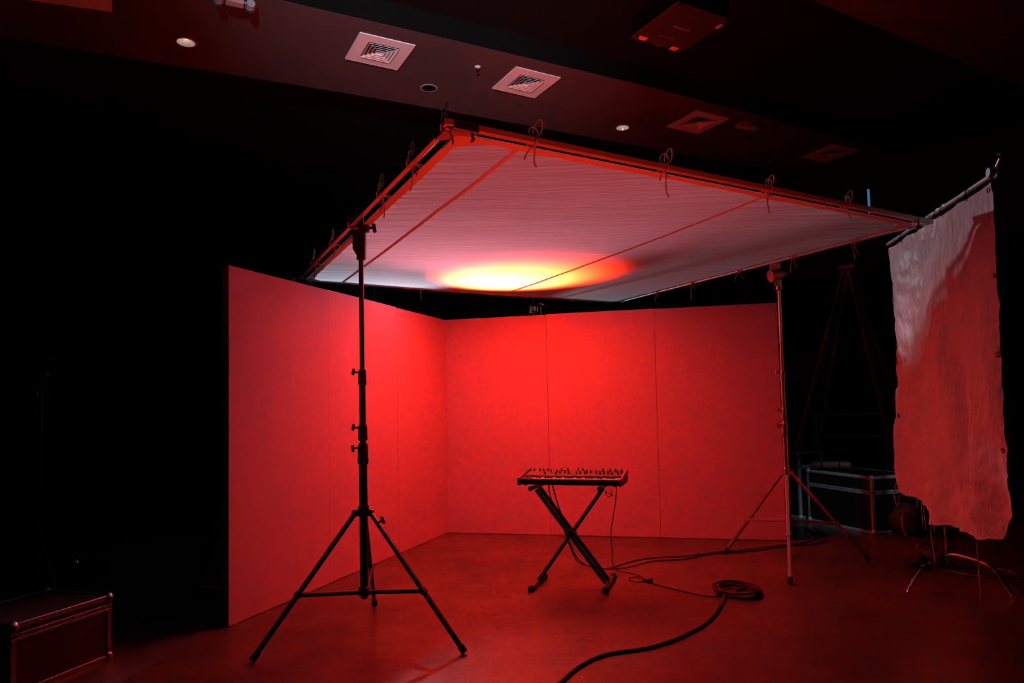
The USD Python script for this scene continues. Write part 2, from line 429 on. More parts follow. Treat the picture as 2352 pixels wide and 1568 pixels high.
S1, S2 = .094, .570                             # the two sewn seams
for a, b, n in ((.006, S1, 24), (S1, S2, 90), (S2, .994, 80)):
    silk.part('silk_panel', silk_grid(a, b, .006, .994, n, 330), 'silk_fabric', smooth=True)
HW = .0135
for q in ((0, HW, 0, 1, 5, 200), (1 - HW, 1, 0, 1, 5, 200), (0, 1, 0, HW, 200, 5), (0, 1, 1 - HW * .6, 1, 200, 5)):
    silk.part('hem', thick(*q, -.0035, .0015), 'webbing_cloth', smooth=40)
for s in (S1, S2):
    silk.part('seam', thick(s - .0032, s + .0032, .015, .985, 3, 160, -.003, .001), 'webbing_cloth', smooth=40)
for s, t in ((0, 0), (1, 0), (1, 1), (0, 1)):     # sewn corner patches
    a, b = (0, .045) if s == 0 else (.955, 1); c, d = (0, .045) if t == 0 else (.955, 1)
    g = [V(*fp(*sp_(*q)))[:2] for q in (((s, t)), (s + (.05 if s == 0 else -.05), t), (s, t + (.05 if t == 0 else -.05)))]
    g2 = [V(*p, 2.627) for p in g]
    silk.part('corner_patch', hull(g2 + [p - Z * .004 for p in g2]), 'webbing_cloth', smooth=False)

rng = np.random.default_rng(4)


def tie(s, t, inward, loop_h, tails, low=False, lean=0.0):
    """A cord tie: knotted round the tube with a bow and loose tails, running in to the hem."""
    p = fp(s, t); e = V(*inward, 0); e /= np.linalg.norm(e); al = np.cross(Z, e); g = []
    r = TW / 2 + .006
    g.append(pipe([p + e * r * math.cos(a) * 1.15 + Z * r * math.sin(a) * 1.15 + al * .004 * math.sin(2 * a) for a in np.linspace(0, 2 * np.pi, 18, endpoint=False)], .0035, 6, closed=True))
    hem = p + e * .068 - Z * .010
    for k in (-1, 1):
        g.append(pipe(spline([p + e * .018, p + e * .04 + al * .012 * k - Z * .004, hem + al * .022 * k], 10), .003, 6))
    if loop_h > 0:
        top = p + Z * (.02) - e * .004
        for k, hh in ((-1, loop_h), (1, loop_h * rng.uniform(.35, .8))):
            w = rng.uniform(.020, .030); q = al * (lean + .3 * k)
            g.append(pipe(spline([top, top + Z * hh * .5 + al * w * k + q * hh * .5, top + Z * hh + q * hh, top + Z * hh * .55 - al * w * k * .8 + q * hh * .5, top], 22), .0033, 6))
    st = p + e * .008 - Z * .018
    for k, L in enumerate(tails):
        sw = rng.uniform(-.02, .02); sg = 1 if k % 2 else -1
        g.append(pipe(spline([p + Z * .0 + e * .017, st + e * .006 + al * .008 * sg, st - Z * L * .5 + al * (.012 * sg + sw) + e * .01, st - Z * L + al * (.02 * sg + sw * 1.6)], 12), .0034, 6))
    silk.part('tie', g, 'tie_cord', smooth=True)


inAD, inAB = tuple((fp(.5, .5) - fp(0, .5))[:2]), tuple((fp(.5, .5) - fp(.5, 0))[:2])
inBC, inCD = tuple(-np.array(inAD)), tuple(-np.array(inAB))
for t, lh, tl in ((.012, .075, (.07,)), (.135, .080, (.06, .11)), (.278, .090, (.12, .07)), (.46, .02, (.10,)), (.61, .085, (.07, .05)), (.80, .09, (.10, .12))):
    tie(0, t, inAD, lh, tl, lean=-.15)
for s, lh, tl in ((.118, .085, (.10, .07)), (.338, .085, (.13, .05)), (.556, .065, (.09, .12)), (.756, .075, (.06,))):
    tie(s, 0, inAB, lh, tl, lean=-.1)
for t, tl in ((.152, (.13, .11)), (.303, (.12, .09)), (.468, (.08, .07)), (.641, (.15, .06)), (.793, (.09, .05))):
    tie(1, t, inBC, 0, tl)
for s in (.03, .16, .42, .66, .82):
    tie(s, 1, inCD, 0, (.02,))


# ------------------------------------------------------------------ stands
def tee_knob(c, d, size=1.0):
    """A T-shaped locking screw pointing along d from c."""
    a, b, d = frame3(d)
    return [rod(c, c + d * .028 * size, .006 * size, 10), cbox(c + d * .036 * size, (.018 * size, .044 * size, .016 * size), d, b, .005)]


def collar(c, r, h):
    return lathe([(r * .8, -h / 2), (r, -h / 2), (r * 1.08, -h / 2 + h * .1), (r * 1.08, -h / 2 + h * .25), (r, -h / 2 + h * .3), (r, h / 2 - h * .15), (r * .8, h / 2)], c, Z, 20)


def roller_stand(label, base, feet, mats, zs, radii, kdir, brace_z, hub_z, joint_z):
    """zs: heights of the column foot, column top, first riser top, second riser top, tip."""
    body, joint = mats
    t = Thing('lighting_stand', label, 'stand', (base[0], base[1], 0), 'roller stands holding the frame'); b = V(base[0], base[1], 0)
    t.part('column', rod(b + Z * zs[0], b + Z * zs[1], radii[0], 18), body)
    t.part('riser', rod(b + Z * (zs[1] - .1), b + Z * zs[2], radii[1], 16), body)
    t.part('riser', rod(b + Z * (zs[2] - .1), b + Z * zs[4], radii[2], 16), body)
    for z, r, h, k in ((zs[1] - .05, radii[0] * 1.25, .13, 2), (zs[1] + .085, radii[0] * 1.1, .10, 1), (zs[2] - .02, radii[1] * 1.25, .10, 1)):
        p = t.part('collar', collar(b + Z * z, r, h), joint)
        t.part('knob', tee_knob(b + Z * (z + h * .3) + V(*kdir, 0) * r * .8, V(*kdir, .15 if k == 1 else -.1)), joint, under=p)
    hub = t.part('hub', [collar(b + Z * hub_z, radii[0] * 1.35, .07)] + [cbox(b + Z * (hub_z - .012) + (V(*f, 0) - b) / np.linalg.norm(V(*f, 0) - b) * radii[0] * 1.9, (.05, .028, .04), V(*f, 0) - b, np.cross(Z, V(*f, 0) - b)) for f in feet], joint)
    low = t.part('lower_hub', [collar(b + Z * brace_z, radii[0] * 1.3, .055), rod(b + Z * (brace_z - .05), b + Z * (brace_z - .02), radii[0] * .7)], joint)
    for f in feet:
        f = V(*f, 0); d = f - b; L = np.linalg.norm(d); d /= L
        top = b + d * radii[0] * 2.2 + Z * (hub_z - .012); end = f + Z * .022 - d * .01
        side = np.cross(Z, d)
        lg = t.part('leg', bar(top, end, .026, .026, side, .004), body)
        w = (end - top) / np.linalg.norm(end - top)
        t.part('rubber_foot', rod(end - w * .035, end + w * .012, .020, 14), 'rubber', under=lg)
        k = (hub_z - .012 - joint_z) / (hub_z - .034); jn = top + (end - top) * k
        t.part('brace', [bar(b + d * radii[0] * 1.2 + Z * (brace_z - .005), jn, .024, .034, side, .003)] + [cbox(jn, (.036, .036, .036), w, side, .004)], body)
    return t, b, hub


L_FEET = ((-1.525, 4.068), (-.308, 4.129), (-1.034, 5.151))
ls, lb, hub = roller_stand('tall black lighting stand in front of the left wall, holding the frame\'s left side', (-.967, 4.49), L_FEET, ('black_metal', 'black_metal'), (.25, 1.20, 1.66, 2.42, 2.60), (.0265, .0205, .0155), (-1, -.2), .285, .79, .335)
ls.part('leg_knob', tee_knob(lb + V(.10, -.055, .72), V(.7, -.2, .35), 1.1), 'dull_steel', under=hub, label='small silver wing knob')
# receiver and grip that carry the frame's tube
rc = ls.part('receiver', [hull([lb + V(x, y, z) for y in (-.022, .022) for x, z in ((-.050, 2.60), (.030, 2.60), (.030, 2.42), (-.018, 2.42), (-.050, 2.475))]), collar(lb + Z * 2.42, .028, .03), rod(lb + Z * 2.59, lb + Z * 2.73, .017, 14)], 'black_metal')
gp = ls.part('grip_head', [cbox(lb + V(.022, -.01, 2.612), (.065, .05, .058), (1, -.1, 0), (0, 1, 0), .008), cbox(lb + V(-.045, .01, 2.635), (.05, .05, .04), (1, .2, 0), (0, 1, 0), .008), rod(lb + V(.05, -.01, 2.61), lb + V(.080, -.014, 2.612), .010), rod(lb + V(-.06, 0, 2.655), lb + V(-.10, .02, 2.70), .010)], 'black_metal')
ls.part('handle', [cbox(lb + V(.090, -.015, 2.614), (.024, .026, .072), (1, .1, .12), (0, 1, 0), .006)], 'black_plastic', under=gp)

R_FEET = ((1.994, 6.703), (2.125, 5.495), (3.117, 6.23))
rs, rb, hub = roller_stand('silver lighting stand at the end of the back wall, holding the frame\'s right side', (2.345, 6.04), R_FEET, ('aluminium', 'dull_steel'), (.36, 1.23, 1.66, 2.42, 2.50), (.022, .018, .0145), (-1, 0), .405, .815, .345)
rs.part('receiver', [rod(rb + Z * 2.40, rb + Z * 2.50, .026, 14), cbox(rb + V(-.012, 0, 2.47), (.05, .04, .09), (1, 0, 0), (0, 1, 0), .008), collar(rb + Z * 2.405, .03, .03)], 'dull_steel')
gp = rs.part('pipe_clamp', [rod(rb + V(-.075, -.02, 2.515), rb + V(.03, -.02, 2.535), .048, 18), rod(rb + V(-.085, -.022, 2.512), rb + V(-.072, -.02, 2.515), .056, 18), cbox(rb + V(-.012, .0, 2.555), (.10, .03, .03), (1, 0, .2), (0, 1, 0), .006)], 'dull_steel', label='steel disc grip clamp')
rs.part('clamp_plate', [cbox(rb + V(-.025, .01, 2.60), (.095, .012, .085), (1, -.45, 0), (0.45, 1, 0), .002)], 'aluminium', under=gp)
rs.part('knob', tee_knob(rb + V(.035, 0, 2.53), V(1, 0, .3), .9), 'dull_steel', under=gp)

# ------------------------------------------------------------------ red lamp over the silk, on a boom stand behind the back wall
sb = V(.27, 8.25, 0)
lampst = Thing('boom_stand', 'boom stand behind the back wall, its clamps just showing above the wall top', 'stand', tuple(sb))
lampst.part('column', rod(sb + Z * .2, sb + Z * 2.3, .02), 'black_metal')
lampst.part('riser', rod(sb + Z * 2.25, sb + V(0, .12, 3.87), .015), 'dull_steel')
for f in (V(.34, .40, 0), V(-.28, .42, 0), V(.03, .55, 0)):
    lampst.part('leg', pipe(spline([sb + Z * .75, sb + f * .5 + Z * .42, sb + f + Z * .014], 12), .012), 'black_metal')
bm = lampst.part('boom_arm', [rod(sb + V(.05, .22, 3.84), V(FLOOD[0] - .03, FLOOD[1] + .25, 3.90), .014), rod(V(FLOOD[0] - .03, FLOOD[1] + .25, 3.90), FLOOD - FLOOD_AIM * .28, .009), rod(sb + (V(FLOOD[0], FLOOD[1] + .2, 0) - sb) * .55 + Z * 3.86, LAMP - RED_AIM * .28, .009)], 'dull_steel')
lampst.part('counterweight', rod(sb + V(.04, .2, 3.78), sb + V(.04, .2, 3.63), .045), 'rubber', under=bm)
cl = lampst.part('clamp', [cbox(sb + V(-.005, -.03, 2.60), (.035, .05, .10), ch=.006), rod(sb + V(.01, -.05, 2.60), sb + V(.01, -.05, 2.54), .016), rod(sb + V(.04, -.05, 2.59), sb + V(.04, -.05, 2.53), .016)], 'chrome', label='shiny clamp jaws')
lampst.part('clamp_screw', [rod(sb + V(-.045, -.06, 2.62), sb + V(-.045, -.06, 2.515), .011), rod(sb + V(-.025, -.06, 2.62), sb + V(-.025, -.06, 2.515), .008)], 'chrome', under=cl)
lampst.part('clamp_handle', [rod(sb + V(.085, -.05, 2.625), sb + V(.085, -.05, 2.49), .008), rod(sb + V(.065, -.05, 2.63), sb + V(.125, -.05, 2.62), .010)], 'chrome', under=cl)


def studio_lamp(name, label, at, aim):
    """A round lamp head: housing open towards the aim, yoke and four barn doors."""
    d = np.asarray(aim, float) / np.linalg.norm(aim); x, y, _ = frame3(d)
    t = Thing(name, label, 'lamp', tuple(at))
    t.part('housing', lathe([(.095, .03), (.10, .03), (.10, -.12), (.075, -.17), (.03, -.19), (.002, -.19), (.002, -.18), (.06, -.16), (.092, -.11), (.095, .03)], at, d), 'black_metal')
    t.part('yoke', pipe(spline([at + x * .105 - d * .05, at + x * .115 - d * .18, at - d * .27, at - x * .115 - d * .18, at - x * .105 - d * .05], 24), .008), 'black_metal', smooth=True)
    for a, b in ((x, y), (-x, y), (y, x), (-y, x)):
        t.part('barn_door', quad_prism([at + a * .10 + b * s * .07 + d * .03 for s in (-1, 1)] + [at + a * .26 + b * s * .11 + d * .10 for s in (-1, 1)], [at + a * .10 + b * s * .07 + d * .034 for s in (-1, 1)] + [at + a * .26 + b * s * .11 + d * .104 for s in (-1, 1)], 0), 'black_metal', smooth=False)
    return t


studio_lamp('red_lamp', 'round red studio lamp hung from a boom close above the silk, pointing down', LAMP - RED_AIM * .02, RED_AIM)
studio_lamp('pink_lamp', 'pink studio lamp on the boom above the other, pointing level over the silk', FLOOD - FLOOD_AIM * .02, FLOOD_AIM)
studio_lamp('white_lamp', 'round cool-white studio lamp behind the corner of the set walls', COOL - COOL_AIM * .02, COOL_AIM)
studio_lamp('work_lamp', 'cool white work lamp on a tall stand in the dark behind the set', BACK - V(4.2, -4.9, -1.5) * .003, V(4.2, -4.9, -1.5))
bl = Thing('light_stand', 'tall black stand in the dark far behind the set, holding the work lamp', 'stand', (BACK[0] - .2, BACK[1] + .2, 0)); w0 = V(BACK[0] - .2, BACK[1] + .2, 0)
bl.part('column', rod(w0 + Z * .15, w0 + Z * 4.1, .014), 'black_metal')
for f in (V(-.4, .3, 0), V(.35, .35, 0), V(.1, -.45, 0)):
    bl.part('leg', bar(w0 + Z * .7, w0 + f + Z * .01, .02, .02, np.cross(Z, f), .003), 'black_metal')
wl = Thing('light_stand', 'thin black stand behind the set corner holding the white lamp', 'stand', (COOL[0], COOL[1] + .25, 0)); w0 = V(COOL[0] - .12, COOL[1] + .22, 0)
wl.part('column', rod(w0 + Z * .15, w0 + Z * 3.42, .014), 'black_metal')
for f in (V(-.4, .3, 0), V(-.4, -.3, 0), V(.1, .45, 0)):
    wl.part('leg', bar(w0 + Z * .7, w0 + f + Z * .01, .02, .02, np.cross(Z, f), .003), 'black_metal')
single('hanging_cord', pipe(spline([V(-1.50, 7.93, 3.34), V(-1.28, 8.15, 3.22), V(-1.105, 8.37, 2.95), V(-1.09, 8.40, 2.6), V(-1.088, 8.4, 1.4), V(-1.05, 8.42, .02)], 50), .004, 6), 'dull_steel', 'thin cord hanging down behind the left wall near the corner', 'cord', (-1.05, 8.42, 0.0))

# ------------------------------------------------------------------ synthesizer on an X stand
KO = V(.027, 5.40, 0); KX = V(.779 - .027, 5.15 - 5.40, 0); KW = np.linalg.norm(KX); KX /= KW; KY = V(-KX[1], KX[0], 0); KD = .325; KZ = .829


def kp(x, y, z):
    """Keyboard coordinates: x from its left end, y from its front, z from its underside."""
    return KO + KX * x + KY * y + Z * (KZ + z)


sy = Thing('synthesizer', 'compact synthesizer keyboard with rows of knobs, resting on the X stand', 'keyboard', tuple(kp(KW / 2, KD / 2, 0)))
prof = [(0, .004), (0, .042), (.008, .046), (.125, .046), (.130, .058), (KD - .03, .088), (KD, .088), (KD, .012), (KD - .06, 0), (.01, 0)]


def kext(prof, x0, x1):
    """Extrudes a (y, z) outline along the keyboard from x0 to x1."""
    from shapely.geometry import Polygon
    g = trimesh.creation.extrude_polygon(Polygon(prof), x1 - x0, engine='earcut')
    return place(g, kp(x0, 0, 0), KY, Z)


sy.part('body', [kext([(0, .004), (0, .040), (.006, .043), (.012, .043), (.012, .030), (.128, .030), (.128, .054), (KD, .080), (KD, .012), (KD - .06, 0), (.01, 0)], .012, KW - .012)], 'rubber', smooth=20)
for x in (0, KW - .012):
    sy.part('end_cheek', kext([(-.006, 0), (-.006, .044), (.0, .049), (.10, .052), (.135, .064), (KD - .02, .094), (KD + .004, .092), (KD + .004, .012), (KD - .05, -.004), (0, -.004)], x - .002, x + .014), 'cheek_wood' if x else 'rubber', smooth=20, label='reddish side cheek' if x else None)
PN = V(0, 0, 1) * math.cos(.135) - KY * math.sin(.135)


def pan(u, v):
    return kp(.014 + (KW - .028) * u, .132 + (KD - .136) * v, .056 + (.082 - .056) * v)


sy.part('control_panel', hull([pan(a, b) + PN * c for a in (0, 1) for b in (0, 1) for c in (-.003, .0015)]), 'synth_panel', smooth=False)
xk0, xk1, nw = .112, KW - .018, 29
wk = (xk1 - xk0) / nw
for i in range(nw):
    sy.part('white_key', cbox(kp(xk0 + wk * (i + .5), .068, .040), (wk - .0012, .118, .014), KX, KY, .0015), 'key_white', smooth=False)
for i in range(nw - 1):
    if i % 7 in (0, 1, 3, 4, 5):
        sy.part('black_key', cbox(kp(xk0 + wk * (i + 1), .088, .0515), (wk * .55, .078, .012), KX, KY, .002), 'key_black', smooth=False)
sy.part('wheel_block', cbox(kp(.062, .068, .043), (.092, .116, .008), KX, KY, .002), 'synth_panel', smooth=False)
for x in (.040, .068):
    sy.part('wheel', rod(kp(x, .07, .040), kp(x + .012, .07, .040), .022, 20), 'black_plastic')
for i in range(3):
    sy.part('button', cbox(kp(.028 + .022 * i, .115, .050), (.012, .010, .008), KX, KY, .002), 'black_plastic', smooth=False)
knobs = [(355, 185), (475, 190), (548, 185), (635, 190), (710, 205), (920, 178), (1047, 172), (1260, 172), (1347, 172), (1752, 182), (1895, 182), (1993, 182), (2118, 192), (600, 245), (838, 212), (822, 245), (903, 230), (1000, 222), (1075, 232),
         (1238, 232), (1312, 232), (1405, 230), (1435, 205), (1515, 212), (1630, 228), (1705, 232), (1780, 230), (1860, 232), (1935, 238), (2030, 205), (2060, 235), (2110, 212)]
for x, y in knobs:
    y0 = y - 4
    v = (272 - y0) / (272 - 158); xl = 190 + (285 - 190) * v; xr = 2130 + (2192 - 2130) * v; u_ = (x - xl) / (xr - xl)
    c = pan(min(max(u_, .02), .98), min(max(v, .08), .95))
    kn = sy.part('knob', lathe([(.002, .0), (.0085, .0), (.0085, .003), (.0066, .005), (.0058, .021), (.0048, .0225), (.0005, .0225)], c, PN, 14), 'black_plastic')
for u_ in (.045, .085, .128, .165, .255):
    sy.part('fader_slot', hull([pan(u_, .18) + PN * .0022 + KX * k for k in (-.0015, .0015)] + [pan(u_, .62) + PN * .0022 + KX * k for k in (-.0015, .0015)] + [pan(u_, .4)]), 'black_plastic', smooth=False)
for k in range(18):
    u_ = .05 + .052 * k
    sy.part('panel_mark', hull([pan(u_ + a, .10 + b) + PN * c for a in (0, .016) for b in (0, .03) for c in (.001, .0019)]), 'pale_sticker' if k % 3 else 'black_plastic', smooth=False)
for x in (.05, KW - .05):
    for y in (.04, KD - .06):
        sy.part('rubber_foot', rod(kp(x, y, 0.002), kp(x, y, -.010), .010, 12), 'rubber')

xs = Thing('x_stand', 'black folding X-shaped keyboard stand on the concrete floor', 'stand', tuple(V(.44, 5.57, 0)))
TL, BR, TR, BL, XC = V(.185, 5.60, .775), V(.716, 5.56, .035), V(.690, 5.50, .775), V(.168, 5.63, .035), V(.441, 5.57, .416)
dl = (BR - TL) / np.linalg.norm(BR - TL); pl = np.cross(KY, dl)
for k in (-1, 1):
    lg = xs.part('leg', bar(TL + pl * .018 * k, BR + pl * .018 * k, .030, .026, KY, .006), 'black_metal', label='one of the paired bars')
lg = xs.part('leg', bar(TR + KY * .03, BL + KY * .03, .03, .028, KY, .006), 'black_metal')
pv = xs.part('pivot_block', [rod(XC - KY * .035, XC + KY * .055, .034, 20), cbox(XC - KY * .01, (.075, .05, .05), dl, KY, .008)], 'black_plastic')
xs.part('locking_pin', [rod(XC - KY * .06 + V(.012, 0, .035), XC + KY * .0 + V(.012, 0, .035), .006), rod(XC - KY * .066 + V(.012, 0, .035), XC - KY * .058 + V(.012, 0, .035), .011)], 'dull_steel', under=pv)
for c in (V(.18, 5.60, .796), V(.70, 5.49, .796)):
    ar = xs.part('support_arm', cbox(c - Z * .004, (.36, .028, .028), KY, KX, .008), 'black_metal')
    for s in (-.17, .155):
        xs.part('rubber_pad', rod(c + KY * s - Z * .004 - KY * .015, c + KY * s + KY * .015 - Z * .004, .0185, 16), 'rubber', under=ar)
for p, q in ((V(.112, 5.455, 0), V(.235, 5.83, 0)), (V(.672, 5.365, 0), V(.795, 5.78, 0))):
    d = (q - p) / np.linalg.norm(q - p)
    fb = xs.part('foot_bar', bar(p + Z * .024, q + Z * .024, .026, .026, Z, .005), 'black_metal')
    for e in (p, q):
        xs.part('end_cap', rod(e + Z * .024 - d * .018, e + Z * .024 + d * .018, .024, 16), 'rubber', under=fb)
for c in (V(.70, 5.44, .76), V(.205, 5.52, .75)):
    xs.part('cable_tie', [pipe(spline([c, c + V(.02, 0, -.02), c + V(.045, 0, -.028), c + V(.03, 0, -.045), c + V(.01, 0, -.03), c + V(.015, 0, .0)], 24), .0022, 6), pipe(spline([c + V(.04, 0, -.03), c + V(.05, -.01, 0), c + V(.052, -.01, .015)], 8), .002, 6), cbox(c + V(.05, 0, -.03), (.016, .012, .012), ch=.003)], 'cable_black', smooth=True)

# ------------------------------------------------------------------ cables on the floor
CA = [(.28, 5.68, .825), (.305, 5.75, .65), (.372, 5.85, .509), (.43, 6.0, .319), (.497, 6.15, .139), (.56, 6.24, .035), (.66, 6.22, .006), (.78, 6.13, .006), (.90, 6.23, .006), (1.221, 6.496, .006), (1.512, 6.541, .006), (1.874, 6.676, .006), (2.245, 6.797, .006), (2.60, 6.94, .006), (2.90, 7.05, .006), (3.15, 7.4, .006), (3.2, 7.9, .006)]
CB = [(.30, 5.66, .825), (.344, 5.75, .649), (.39, 5.85, .509), (.445, 5.98, .335), (.52, 6.16, .115), (.60, 6.21, .03), (.71, 6.14, .006), (.86, 6.12, .006), (.98, 6.16, .006), (1.243, 6.375, .006), (1.53, 6.43, .006), (1.80, 6.61, .006), (2.218, 6.71, .006), (2.65, 6.90, .006), (2.96, 6.98, .006), (3.22, 7.3, .006), (3.30, 7.8, .006)]
ca = Thing('signal_cable', 'thin black keyboard cable running right along the floor, the farther of two', 'cable', (2.9, 7.05, 0))
ca.part('cable_jacket', pipe(spline(CA, 160), .0052, 7), 'cable_black', smooth=True)
ca.part('plug', rod(V(.28, 5.68, .80), V(.278, 5.675, .84), .008), 'black_metal')
cb = Thing('signal_cable', 'thin black keyboard cable running right along the floor, the nearer of two', 'cable', (2.96, 6.98, 0))
cb.part('cable_jacket', pipe(spline(CB, 160), .0052, 7), 'cable_black', smooth=True)
cb.part('plug', rod(V(.30, 5.66, .80), V(.298, 5.655, .84), .008), 'black_metal')
pc = Thing('power_adaptor', 'small black power adaptor on the floor, its lead hanging from the keyboard\'s right end', 'adaptor', (1.05, 5.69, 0))
CC = [(.789, 5.45, .822), (.792, 5.52, .671), (.781, 5.65, .498), (.782, 5.78, .353), (.812, 5.95, .15), (.835, 6.05, .04), (.87, 6.05, .006), (.938, 5.98, .005), (1.02, 5.86, .005), (1.06, 5.74, .005), (1.0, 5.64, .009), (.92, 5.70, .005), (.94, 5.80, .005), (1.02, 5.81, .008), (1.05, 5.72, .012)]
pc.part('low_voltage_lead', pipe(spline(CC, 140), .0038, 6), 'cable_black', smooth=True)
pc.part('adaptor_block', cbox(V(1.055, 5.68, .017), (.085, .045, .034), V(.5, -.86, 0), V(.86, .5, 0), .006), 'black_plastic')
pc.part('mains_lead', pipe(spline([(1.06, 5.65, .012), (1.10, 5.57, .005), (1.186, 5.454, .005), (1.339, 5.271, .005), (1.44, 5.20, .006), (1.53, 5.19, .022)], 40), .0045, 6), 'cable_black', smooth=True)
ex = Thing('extension_cable', 'thick black cable coiled on the floor, its tail snaking forward out of view', 'cable', (1.657, 5.282, 0))
co = []
for k in range(5 * 44):
    a = 2 * np.pi * k / 44 - 2.4; lay = k / 44
    rr = (.178, .150, .171, .128, .160, .178)[int(lay)] * (1 - lay % 1) + (.178, .150, .171, .128, .160, .178)[int(lay) + 1] * (lay % 1)
    co.append((1.655 + rr * math.cos(a) * .96 + .012 * math.sin(lay * 2.1), 5.285 + rr * math.sin(a) * 1.10 + .014 * math.cos(lay * 1.7), .009 + .0075 * lay + .004 * math.sin(a * 2 + lay)))
ex.part('coil', pipe(np.array(co), .0075, 7), 'cable_black', smooth=True)
ex.part('coil_tail', pipe(spline([(1.50, 5.36, .06), (1.49, 5.26, .045), (1.51, 5.18, .022), (1.419, 4.942, .009), (1.299, 4.703, .009), (1.126, 4.465, .009), (.916, 4.261, .009), (.71, 4.133, .009), (.524, 4.074, .009), (.373, 3.941, .009), (.276, 3.791, .009), (.223, 3.69, .009), (.12, 3.54, .009), (-.15, 3.2, .009), (-.3, 2.6, .009)], 150), .0105, 8), 'cable_black', smooth=True)
ex.part('plug_end', rod(V(1.62, 5.20, .045), V(1.69, 5.235, .05), .014, 12), 'rubber')

# ------------------------------------------------------------------ muslin on a crossbar held by a C-stand
MA, MB_ = V(3.404, 6.20, 2.802), V(3.013, 4.239, 2.802)
md = (MB_ - MA); ML = np.linalg.norm(md); md = md / ML; mn = V(md[1], -md[0], 0)
if mn[0] > 0:
    mn = -mn                                                    # mn faces the set (towards -x)


def mp(s, z, off=0.0):
    return MA + md * ML * s + mn * off + Z * (z - MA[2])


cs = Thing('c_stand', 'chrome C-stand standing behind the hanging muslin on the right', 'stand', (3.33, 5.45, 0)); cb0 = V(3.33, 5.45, 0)
cs.part('column', rod(cb0 + Z * .17, cb0 + Z * 1.35, .0175), 'chrome')
cs.part('riser', rod(cb0 + Z * 1.3, cb0 + Z * 2.86, .0125), 'chrome')
cs.part('collar', collar(cb0 + Z * 1.34, .024, .06), 'dull_steel')
for f, hz in (((2.846, 5.155), .20), ((3.536, 5.034), .23), ((3.62, 5.93), .26)):
    f = V(*f, 0); d = (f - cb0) / np.linalg.norm(f - cb0); L = np.linalg.norm(f - cb0)
    cs.part('leg', pipe(spline([cb0 + d * .01 + Z * (hz - .02), cb0 + d * .05 + Z * hz, cb0 + d * L * .55 + Z * (hz - .02), cb0 + d * L * .70 + Z * (hz - .045), cb0 + d * L * .85 + Z * .10, f + Z * .014], 30), .0125, 10), 'chrome')
gh = cs.part('grip_head', [rod(cb0 + V(-.02, 0, 2.82), cb0 + V(-.09, .01, 2.82), .035, 18), rod(cb0 + V(.03, 0, 2.82), cb0 + V(-.02, 0, 2.82), .024)], 'dull_steel')
cs.part('knob', tee_knob(cb0 + V(.03, 0, 2.82), V(1, .2, 0), 1.1), 'black_plastic', under=gh)
pp = Thing('crossbar', 'grey metal crossbar along the top of the hanging muslin', 'pole', tuple(mp(.5, 2.815)))
pp.part('tube', rod(mp(-.015, 2.818, -.012), mp(1.0, 2.818, -.012), .017, 14), 'tube_metal')
pp.part('tube_end', [rod(mp(-.035, 2.818, -.012), mp(-.008, 2.818, -.012), .010), rod(mp(-.04, 2.818, -.012), mp(-.03, 2.818, -.012), .016)], 'chrome')
kn = pp.part('end_knuckle', [rod(mp(.985, 2.825, -.03), mp(.985, 2.825, .03), .034, 18), rod(mp(1.0, 2.84, -.01), mp(1.03, 2.885, -.01), .016), cbox(mp(1.0, 2.80, -.02), (.06, .05, .05), md, mn, .01)], 'dull_steel')
pp.part('tee_handle', tee_knob(mp(1.012, 2.88, -.01), V(0, -.4, 1), 1.0), 'chrome', under=kn)
pp.part('orange_tape', rod(mp(.462, 2.818, -.012), mp(.492, 2.818, -.012), .0185, 14), 'orange_sticker', label='band of orange tape')

dr = Thing('muslin_drape', 'crumpled white muslin sheet hanging from a crossbar at the right', 'drape', tuple(mp(.5, .5)))
NS, NT = 110, 150
hs, hz = np.array([0, .09, .164, .235, .323, .384, .487, .618, .752, .858, .92, .96, 1.0]), np.array([.63, .60, .58, .554, .518, .470, .487, .497, .498, .513, .535, .66, .70])
lz, lsft = np.array([2.8, 2.49, 2.17, 1.75, 1.37, .95, .6, .4]), np.array([.008, .035, .046, .066, .066, .055, .085, .09])
rz, rsft = np.array([2.8, 2.67, 2.27, 1.83, 1.46, 1.08, .87, .5]), np.array([.968, .988, .982, .979, .973, .972, .976, .960])
S, T = np.meshgrid(np.linspace(0, 1, NS), np.linspace(0, 1, NT), indexing='ij')
hem = np.interp(S, hs, hz) + .006 * np.sin(S * 95) + .004 * np.sin(S * 41 + 1)
top = 2.772 - .018 * np.abs(np.sin(S * np.pi * 4.0)) ** .8
Zz = top + (hem - top) * T
s_l, s_r = np.interp(Zz, lz[::-1], lsft[::-1]), np.interp(Zz, rz[::-1], rsft[::-1])
Sx = s_l + (s_r - s_l) * S
wid = np.clip(T * 1.3, 0, 1)
off = .030 * np.sin(S * 15 + T * 2.5 - .5) * wid + .020 * np.sin(S * 31 - T * 5.0) * wid ** 1.5 + .025 * np.exp(-((S - .58 - .22 * (T - .6)) / .05) ** 2) * np.clip((T - .25) * 2, 0, 1) - .03 * np.exp(-((S - .66 - .25 * (T - .6)) / .04) ** 2) * np.clip((T - .3) * 2, 0, 1)
off += .035 * np.exp(-((S - .34) / .03) ** 2) * np.clip((T - .3), 0, .5)
cr2 = meshkit.fbm(np.stack([Sx * 14, Zz * 9, 0 * Sx], -1), 4, 21) - .5
off = off * 1.35 + .055 * cr2 * (.45 + .55 * T)
P = MA + md * (ML * Sx)[..., None] + mn * (off + .012)[..., None]; P[..., 2] = Zz
i, j = np.meshgrid(np.arange(NS - 1), np.arange(NT - 1), indexing='ij'); k = i * NT + j
f = np.stack([k, k + NT, k + NT + 1, k + 1], -1).reshape(-1, 4)
